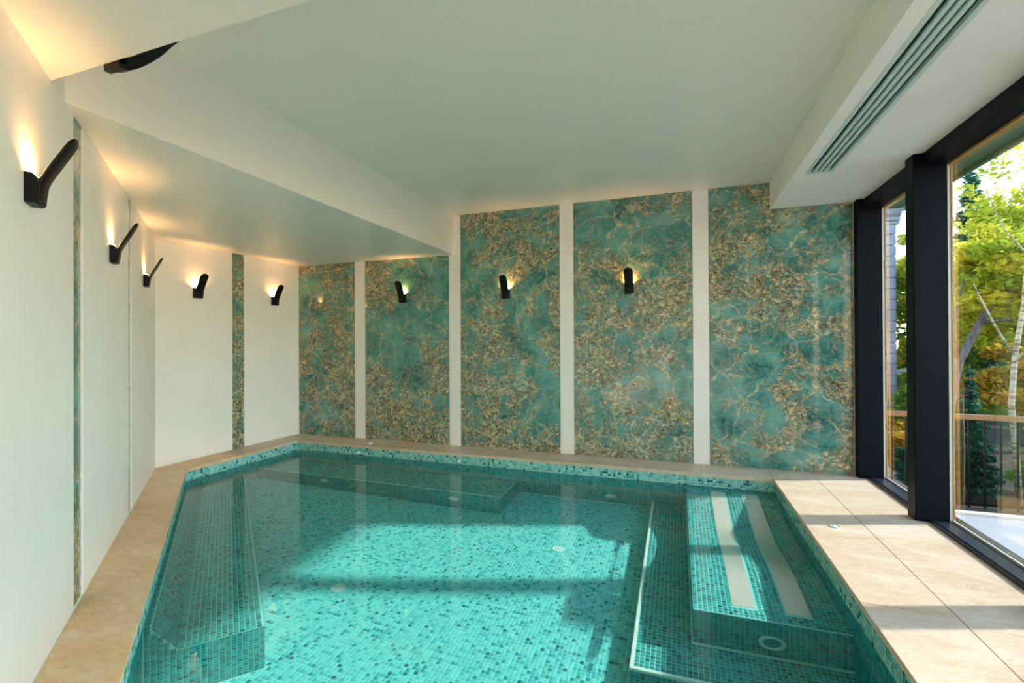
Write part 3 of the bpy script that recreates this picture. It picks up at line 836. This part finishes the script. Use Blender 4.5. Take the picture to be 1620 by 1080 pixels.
# ------------------------------------------------------------------ sconces
def sconce(name, w, sc, lamp=1.0, lean=None):
    """origin at the wall, bottom of the base; leans out along +Y local"""
    e = empty(name)
    s = sc
    # base: block with a rounded underside front
    base = [(0.0, 0.0), (0.028 * s, 0.0), (0.036 * s, 0.006 * s), (0.038 * s, 0.03 * s), (0.036 * s, 0.075 * s), (0.030 * s, 0.092 * s), (0.022 * s, 0.098 * s), (0.022 * s, 0.104 * s), (0.0, 0.104 * s)]
    if lean: base = [(p * 0.45, q * 0.25) for p, q in base]
    b = MB().extr(base, -w / 2, w / 2, lambda x, p, q: (x, p, q)).build('base', MAT['black'], e, bevel=0.002)
    # blade: springs from the base front, bends outward, rounded tip
    cl = crom([(0.031 * s, 0.004 * s), (0.0365 * s, 0.045 * s), (0.040 * s, 0.075 * s), (0.053 * s, 0.108 * s), (0.077 * s, 0.155 * s), (0.102 * s, 0.203 * s), (0.126 * s, 0.250 * s)], 4)
    if lean: cl = crom(lean, 4)
    th = [0.008 * s + 0.003 * s * math.sin(math.pi * k / (len(cl) - 1)) for k in range(len(cl))]
    if lean: th = [0.040 - 0.028 * (k / (len(cl) - 1)) ** 2 for k in range(len(cl))]
    vs = []; fs = []; n = len(cl)
    Ltot = sum(math.hypot(cl[i + 1][0] - cl[i][0], cl[i + 1][1] - cl[i][1]) for i in range(n - 1)); acc = 0
    cols = [-1, -0.92, 0.92, 1]
    for i, (p, q) in enumerate(cl):
        if i: acc += math.hypot(p - cl[i - 1][0], q - cl[i - 1][1])
        a, c = cl[max(i - 1, 0)], cl[min(i + 1, n - 1)]
        L = math.hypot(c[0] - a[0], c[1] - a[1]); tx, tz = (c[0] - a[0]) / L, (c[1] - a[1]) / L
        rem = Ltot - acc; hw = w / 2
        if rem < w * 0.42: hw = w / 2 * math.sqrt(max(0.03, 1 - ((w * 0.42 - rem) / (w * 0.42)) ** 2))
        h = th[i] / 2
        for cx_, hh in ((-1, 0.4), (-0.85, 1), (0.85, 1), (1, 0.4)): vs.append((hw * cx_, p + tz * h * hh, q - tx * h * hh))
        for cx_, hh in ((1, 0.4), (0.85, 1), (-0.85, 1), (-1, 0.4)): vs.append((hw * cx_, p - tz * h * hh, q + tx * h * hh))
    for i in range(n - 1):
        for k in range(8): fs.append((i * 8 + k, i * 8 + (k + 1) % 8, (i + 1) * 8 + (k + 1) % 8, (i + 1) * 8 + k))
    fs += [tuple(reversed(range(8))), tuple(range((n - 1) * 8, n * 8))]
    MB().add(vs, fs).build('blade', MAT['black'], e, smooth=True)
    # glowing diffuser in the top of the base
    if not lean: MB().box(-w / 2 * 0.7, 0.004 * s, 0.104 * s, w / 2 * 0.7, 0.019 * s, 0.107 * s).build('diffuser', MAT['glow'], e)
    if lamp:
        ld = bpy.data.lights.new('sconce_lamp', 'AREA'); ld.shape = 'RECTANGLE'; ld.size = w * 0.7; ld.size_y = 0.014 * s
        ld.energy = 1.35 * lamp; ld.color = (1.0, 0.52, 0.20); ld.spread = math.radians(150)
        lo = bpy.data.objects.new('bulb', ld); COL.objects.link(lo); lo.parent = e
        lo.location = (0, 0.0125 * s, 0.110 * s)
        lo.rotation_euler = (math.radians(180 + 40), 0, 0)   # faces up, slightly to the wall
    return e
proto = sconce('wall_sconce', 0.088, 1.0)
labs = [
    ('left wall', 3.377, 'black leaning-blade sconce on the left wall, nearest the camera', 0),
    ('left wall', 2.02, 'black leaning-blade sconce on the left wall between the two marble strips', 0),
    ('left wall', 0.70, 'black leaning-blade sconce on the left wall beside its far corner', 0),
    ('far', 3.513, 'black sconce on the short white wall, left of its marble strip', 0),
    ('far', 4.503, 'black sconce on the short white wall, right of its marble strip', 0),
    ('back', -3.13, 'black sconce on the second marble panel, under the left soffit', 0),
    ('back', -1.80, 'black sconce on the third marble panel, right of the soffit edge', 0),
    ('back', -0.46, 'black sconce on the fourth marble panel, farthest right', 0)]
for i, (w_, s_, lab, _) in enumerate(labs):
    o = proto if i == 0 else copy_tree(proto)
    if w_ == 'left wall':
        p = LW(s_, 0, 1.665); o.location = p; rz = math.atan2(NI.y, NI.x) - math.pi / 2
    elif w_ == 'far': o.location = (XC, s_, 1.665); rz = -math.pi / 2
    else: o.location = (s_, YB, 1.68); rz = math.pi
    o.rotation_euler = (0, 0, rz)
    tag(o, lab, 'wall lamp', 'black wall sconces')
top_lamp = sconce('wall_sconce', 0.085, 1.6, 0, [(0.0, 0.020), (0.05, 0.042), (0.098, 0.088), (0.145, 0.142), (0.185, 0.195), (0.232, 0.250)])
top_lamp.location = (-1.945, YN, 2.190); top_lamp.rotation_euler = (0, 0, 0)
tag(top_lamp, 'larger black sconce jutting out over the edge of the soffit at top left', 'wall lamp', 'black wall sconces')

# ------------------------------------------------------------------ outside
ter = struct(MB().box(XG + 0.12, YR - 2, -0.2, 7.5, 4.24, -0.06).build('ground_terrace', MAT['terrace']), 'pale sunlit terrace paving outside the windows')
struct(MB().box(XG + 0.0, 4.24, -0.2, 7.5, 4.30, -0.045).build('ground_kerb', MAT['jamb']), 'pale kerb at the edge of the terrace')
# garden bed, a little lower than the terrace
bm_ = MB(); nx, ny = 30, 36
gx = [1.2 + i * 1.0 for i in range(nx)]; gy = [4.30 + j * 0.8 for j in range(ny)]
vs = [(x if y < 5 else x - 1.5, y if y < 4.5 else y + 0.8, (-0.22 if y < 4.5 else -0.40 if y < 7 else -0.40 + 0.03 * (y - 7)) - 0.05 * random.random()) for y in gy for x in gx]
vs = [(max(x, XG + 0.3) if y < 5.3 else x, y, z) for x, y, z in vs]
bm_.add(vs, [(j * nx + i, j * nx + i + 1, (j + 1) * nx + i + 1, (j + 1) * nx + i) for j in range(ny - 1) for i in range(nx - 1)])
struct(bm_.build('ground_garden', MAT['soil'], smooth=True), 'dark garden soil beyond the terrace')
struct(MB().box(7.5, -8, -0.3, 30, 4.3, -0.12).build('ground_lawn', MAT['soil']), 'ground beyond the terrace')
# eave above the windows
struct(MB().box(XG + 0.12, YR - 1, 2.40, 1.93, YB + 0.3, 2.44).box(1.93, YR - 1, 2.37, 1.955, YB + 0.3, 2.60).build('trim_7', MAT['eave']), 'eave above the windows with reflected green put into its colour')

# railing
RY = 5.60
ra = empty('railing', (1.90, RY, -0.45)); tag(ra, 'low garden railing with timber handrail and thin black bars', 'railing')
def loc_(o): o.parent = ra; o.matrix_parent_inverse = Matrix.Translation(-Vector(ra.location)); return o
loc_(MB().extr([(RY - 0.035, 0.452), (RY + 0.035, 0.452), (RY + 0.035, 0.50), (RY - 0.035, 0.50)], 1.80, 7.0, lambda x, p, q: (x, p, q - 0.012 * (x - 2.0))).build('handrail', MAT['rail'], bevel=0.006))
loc_(MB().box(1.82, RY - 0.006, -0.36, 7.0, RY + 0.006, -0.335).build('bottom_rail', MAT['black']))
x = 1.86; k = 0
while x < 5.2:
    w = 0.013 if k % 5 == 0 else 0.006
    loc_(MB().box(x - w, RY - 0.008, -0.45, x + w, RY + 0.008, 0.46 - 0.012 * (x - 2.0)).build('bar', MAT['black'])); x += 0.12; k += 1

# blue-grey block building corner seen through the narrow pane
bd = empty('garden_building', (3.4, 9.0, 0)); tag(bd, 'blue grey block-faced building corner with moulded cornice behind the narrow pane', 'building')
def lb_(o): o.parent = bd; o.matrix_parent_inverse = Matrix.Translation(-Vector(bd.location)); return o
course = 0.152
for r in range(19):
    z0 = -0.05 + r * course; x1 = 2.905; off = 0.20 if r % 2 else 0.36
    xs_ = [1.9, 2.905 - off - 0.42, 2.905 - off, 2.905]
    for a, b in zip(xs_[:-1], xs_[1:]):
        lb_(MB().box(a + 0.004, 8.0 - 0.02 * random.random(), z0 + 0.005, b - 0.004, 8.12, z0 + course - 0.005).build('block', MAT['slate'], bevel=0.008))
lb_(MB().box(1.9, 8.03, -0.1, 2.895, 9.2, 2.83).build('wall_core', MAT['slate']))
lb_(MB().extr([(8.05, 2.83), (7.97, 2.83), (7.97, 2.87), (7.94, 2.88), (7.94, 2.92), (7.90, 2.96), (7.86, 3.04), (7.86, 3.09), (7.84, 3.10), (7.84, 3.13), (8.4, 3.13), (8.4, 2.83)], 1.9, 2.935, lambda x, p, q: (x, p, q)).build('cornice', MAT['slate']))

def leaves(name, parent, mat, centres, n, size, flat=0.5):
    """many small leaf blades scattered through a set of (x, y, z, rx, ry, rz) clusters, joined into one"""
    W = np.array([c[3] * c[4] * c[5] for c in centres]) ** 0.67; W = W / W.sum()
    idx = rng.choice(len(centres), n, p=W)
    C = np.array(centres)[idx]
    d = rng.normal(size=(n, 3)); d /= np.linalg.norm(d, axis=1)[:, None]
    r = rng.random(n) ** 0.45
    P = C[:, :3] + d * r[:, None] * C[:, 3:6]
    a = rng.normal(size=(n, 3)); a[:, 2] *= flat; a /= np.linalg.norm(a, axis=1)[:, None]
    b = np.cross(a, rng.normal(size=(n, 3))); b /= np.linalg.norm(b, axis=1)[:, None]
    nn = np.cross(a, b)
    L = size * (0.6 + 0.8 * rng.random(n))[:, None]
    co = np.stack([P - a * L, P + b * L * 0.45 + nn * L * 0.12, P + a * L, P - b * L * 0.45 + nn * L * 0.12], 1).reshape(-1, 3)
    me = bpy.data.meshes.new(name)
    me.vertices.add(len(co)); me.vertices.foreach_set('co', co.ravel().astype(np.float32))
    base = (np.arange(n) * 4)[:, None]
    fl_ = (base[:, None, :] + np.array([[0, 1, 2], [0, 2, 3]])[None]).ravel()
    me.loops.add(len(fl_)); me.loops.foreach_set('vertex_index', fl_.astype(np.int32))
    me.polygons.add(2 * n); me.polygons.foreach_set('loop_start', np.arange(0, 6 * n, 3, dtype=np.int32))
    me.update(calc_edges=True)
    at = me.attributes.new('shade', 'FLOAT', 'FACE')
    cl = rng.random(len(centres))[idx]
    at.data.foreach_set('value', np.repeat(np.clip(0.55 * cl + 0.45 * rng.random(n), 0, 1), 2).astype(np.float32))
    me.materials.append(mat)
    o = bpy.data.objects.new(name, me); COL.objects.link(o)
    o['kind'] = 'stuff'
    if parent: o.parent = parent; o.matrix_parent_inverse = Matrix.Translation(-Vector(parent.location))
    return o

def tree(name, loc, label, trunk, bark, crowns, mat, n, size, cat='tree', branches=(), group=None):
    e = empty(name, loc); tag(e, label, cat, group)
    inv = Matrix.Translation(-Vector(loc))
    if trunk:
        o = MB().tube(trunk[0], trunk[1], 10).build('trunk', MAT[bark], e, smooth=True); o.matrix_parent_inverse = inv
    for b in branches:
        o = MB().tube(b[0], b[1], 6).build('branch', MAT[bark], e, smooth=True); o.matrix_parent_inverse = inv
    leaves('foliage', e, MAT[mat], crowns, n, size)
    return e

def blob(x, y, z, rx, ry, rz, k, s=0.45):
    """k clusters filling an ellipsoid"""
    out = []
    for i in range(k):
        d = Vector((random.gauss(0, 1), random.gauss(0, 1), random.gauss(0, 1))).normalized() * random.random() ** 0.4
        q = s * (0.5 + 0.7 * random.random())
        out.append((x + d.x * rx, y + d.y * ry, z + d.z * rz, q * rx * 0.8 + 0.05, q * ry * 0.8 + 0.05, q * 0.35 * rz + 0.04))
    return out

# birch with a leaning pale trunk
tree('birch_tree', (3.15, 6.0, -0.42), 'slim pale-barked birch behind the railing with sparse yellow-green leaves',
     ([(3.154, 6.0, -0.43), (3.14, 6.0, 0.0), (3.103, 6.0, 0.553), (3.135, 6.0, 1.05), (3.205, 6.0, 1.55), (3.26, 6.05, 2.1), (3.34, 6.1, 2.9), (3.4, 6.1, 3.6)], [0.030, 0.026, 0.024, 0.022, 0.018, 0.014, 0.009, 0.005]),
     'birch', blob(3.35, 6.1, 2.75, 0.62, 0.25, 0.75, 26, 0.30), 'leafy', 1500, 0.032,
     branches=[([(3.12, 6.0, 1.05), (2.95, 5.95, 1.35), (2.77, 5.9, 1.75)], [0.012, 0.009, 0.004]), ([(3.2, 6.0, 1.5), (3.45, 6.0, 1.8), (3.65, 6.0, 2.2)], [0.012, 0.008, 0.004]), ([(3.25, 6.0, 2.0), (3.05, 6.0, 2.3), (2.92, 6.0, 2.7)], [0.010, 0.007, 0.003]), ([(3.12, 6.0, 0.95), (3.25, 5.9, 1.25), (3.45, 5.9, 1.5)], [0.010, 0.007, 0.003])])
tree('maple_tree', (2.98, 6.9, -0.42), 'dark-stemmed tree leaning right with broad yellow and lime leaves',
     ([(2.98, 6.9, -0.42), (3.0, 6.9, 0.4), (3.08, 6.9, 0.92), (3.20, 6.9, 1.18), (3.36, 6.9, 1.54), (3.50, 6.9, 1.68), (3.8, 6.9, 2.0)], [0.06, 0.055, 0.05, 0.042, 0.035, 0.025, 0.012]),
     'bark', blob(3.75, 6.95, 1.95, 0.85, 0.35, 0.62, 46, 0.32), 'leafy', 5200, 0.055,
     branches=[([(3.08, 6.9, 0.95), (3.05, 6.9, 1.4), (3.15, 6.9, 1.9)], [0.03, 0.02, 0.01]), ([(3.3, 6.9, 1.4), (3.7, 6.85, 1.45), (4.1, 6.8, 1.7)], [0.022, 0.015, 0.006])])
tree('golden_tree', (4.4, 7.6, -0.38), 'tree with amber and gold leaves at the far right',
     ([(4.4, 7.6, -0.38), (4.35, 7.6, 0.6)], [0.05, 0.03]), 'bark',
     blob(4.35, 7.6, 0.55, 0.85, 0.20, 0.62, 50, 0.30), 'leafo', 6500, 0.045)
tree('leafy_tree', (4.9, 8.7, -0.35), 'wide rounded lime-green tree in the middle of the garden',
     ([(4.7, 8.7, -0.35), (4.7, 8.7, 1.0), (4.75, 8.7, 2.0)], [0.10, 0.08, 0.04]), 'bark',
     blob(4.75, 8.7, 1.75, 1.15, 0.6, 1.45, 90, 0.28), 'leafy', 12000, 0.06)
tree('autumn_tree', (3.45, 8.6, -0.35), 'tree with golden-green leaves right behind the narrow pane',
     ([(3.4, 8.6, -0.35), (3.35, 8.6, 1.5)], [0.06, 0.03]), 'bark',
     blob(3.42, 8.6, 1.65, 0.45, 0.4, 1.35, 50, 0.32), 'leafy', 6500, 0.05)
tree('green_tree', (6.2, 10.6, -0.3), 'deep green tree standing behind the lime-green one',
     ([(6.2, 10.6, -0.3), (6.2, 10.6, 2.0)], [0.12, 0.07]), 'bark',
     blob(6.2, 10.6, 1.9, 1.9, 0.7, 1.75, 80, 0.28), 'leafg', 12000, 0.07)
tree('tall_fir', (6.3, 13.6, -0.3), 'tall dark blue-green tree rising left above the others',
     ([(6.35, 13.6, -0.3), (6.35, 13.6, 4.9)], [0.12, 0.03]), 'bark',
     [(6.35, 13.6, 0.8 + 0.45 * i, 1.0 * (1 - i / 10.5), 1.0 * (1 - i / 10.5), 0.25) for i in range(10)] + blob(6.4, 13.6, 2.2, 0.9, 0.8, 1.7, 30, 0.3), 'leafd', 8000, 0.085)
tree('spruce_shrub', (2.78, 6.0, -0.4), 'small dark blue-green conifer close behind the railing',
     ([(2.78, 6.0, -0.42), (2.78, 6.0, 0.95)], [0.02, 0.006]), 'bark',
     [(2.78, 6.0, -0.3 + 0.105 * i, 0.26 * (1 - i / 12.5), 0.24 * (1 - i / 12.5), 0.05) for i in range(12)], 'leafd', 3200, 0.034, cat='shrub')
tree('laurel_shrub', (3.5, 6.35, -0.42), 'low dark green shrub right of the birch trunk', None, 'bark',
     blob(3.62, 6.3, -0.02, 0.40, 0.22, 0.36, 30, 0.36), 'leafg', 4000, 0.036, cat='shrub')
tree('ivy_bank', (2.4, 5.9, -0.4), 'dark leafy groundcover just outside the railing, left of the conifer', None, 'bark',
     blob(2.28, 5.95, -0.12, 0.12, 0.14, 0.24, 24, 0.36), 'leafd', 2600, 0.032, cat='shrub')
tree('grass_clump', (2.2, 6.7, -0.4), 'dry grassy clump seen low in the narrow pane', None, 'bark',
     blob(2.32, 6.6, 0.02, 0.20, 0.22, 0.34, 22, 0.4), 'leafo', 2600, 0.034, cat='plant')
tree('holly_bush', (3.0, 7.6, -0.4), 'dense mid-green bush filling the gap under the trees', None, 'bark',
     blob(3.15, 7.6, 0.35, 0.62, 0.22, 0.70, 50, 0.30), 'leafg', 6000, 0.045, cat='shrub')
tree('hedge', (6.5, 12.2, -0.3), 'dense green hedge closing off the garden', None, 'bark',
     blob(8.6, 12.1, 0.9, 4.4, 0.5, 1.3, 100, 0.22) + blob(4.6, 12.1, 1.4, 1.5, 0.4, 1.8, 60, 0.28), 'leafg', 17000, 0.075, cat='hedge')
e = empty('red_flower', (2.60, 5.72, -0.42)); tag(e, 'small red bloom by the dark conifer', 'flower')
MB().tube([(0, 0, 0), (0.01, 0, 0.55), (0, 0, 1.07)], 0.004, 6).build('stem', MAT['bark'], e)
for k in range(5):
    a = k * 1.256
    MB().add([(0, 0, 1.07), (0.018 * math.cos(a - 0.5), 0.018 * math.sin(a - 0.5), 1.085), (0.045 * math.cos(a), 0.045 * math.sin(a), 1.08), (0.018 * math.cos(a + 0.5), 0.018 * math.sin(a + 0.5), 1.085)], [(0, 1, 2, 3)]).build('petal', MAT['red'], e)
def rock(loc, r, label):
    bm = bmesh.new(); bmesh.ops.create_icosphere(bm, subdivisions=2, radius=r)
    for v in bm.verts: v.co = Vector((v.co.x * 1.2, v.co.y, v.co.z * 0.8)) * (0.8 + 0.4 * random.random())
    me = bpy.data.meshes.new('garden_rock'); bm.to_mesh(me); bm.free(); me.materials.append(MAT['rock'])
    o = bpy.data.objects.new('garden_rock', me); o.location = loc; COL.objects.link(o); tag(o, label, 'rock')
rock((2.30, 6.38, -0.30), 0.12, 'pale boulder low behind the narrow pane')
rock((2.14, 5.80, -0.36), 0.07, 'smaller stone in front of the pale boulder')

for o in COL.objects:
    if o.type == 'MESH':
        r = o
        while r.parent: r = r.parent
        if r is pool or r.name.startswith(('floor_inlet', 'pool_light', 'massage_jet')): o.cycles.is_caustics_receiver = True
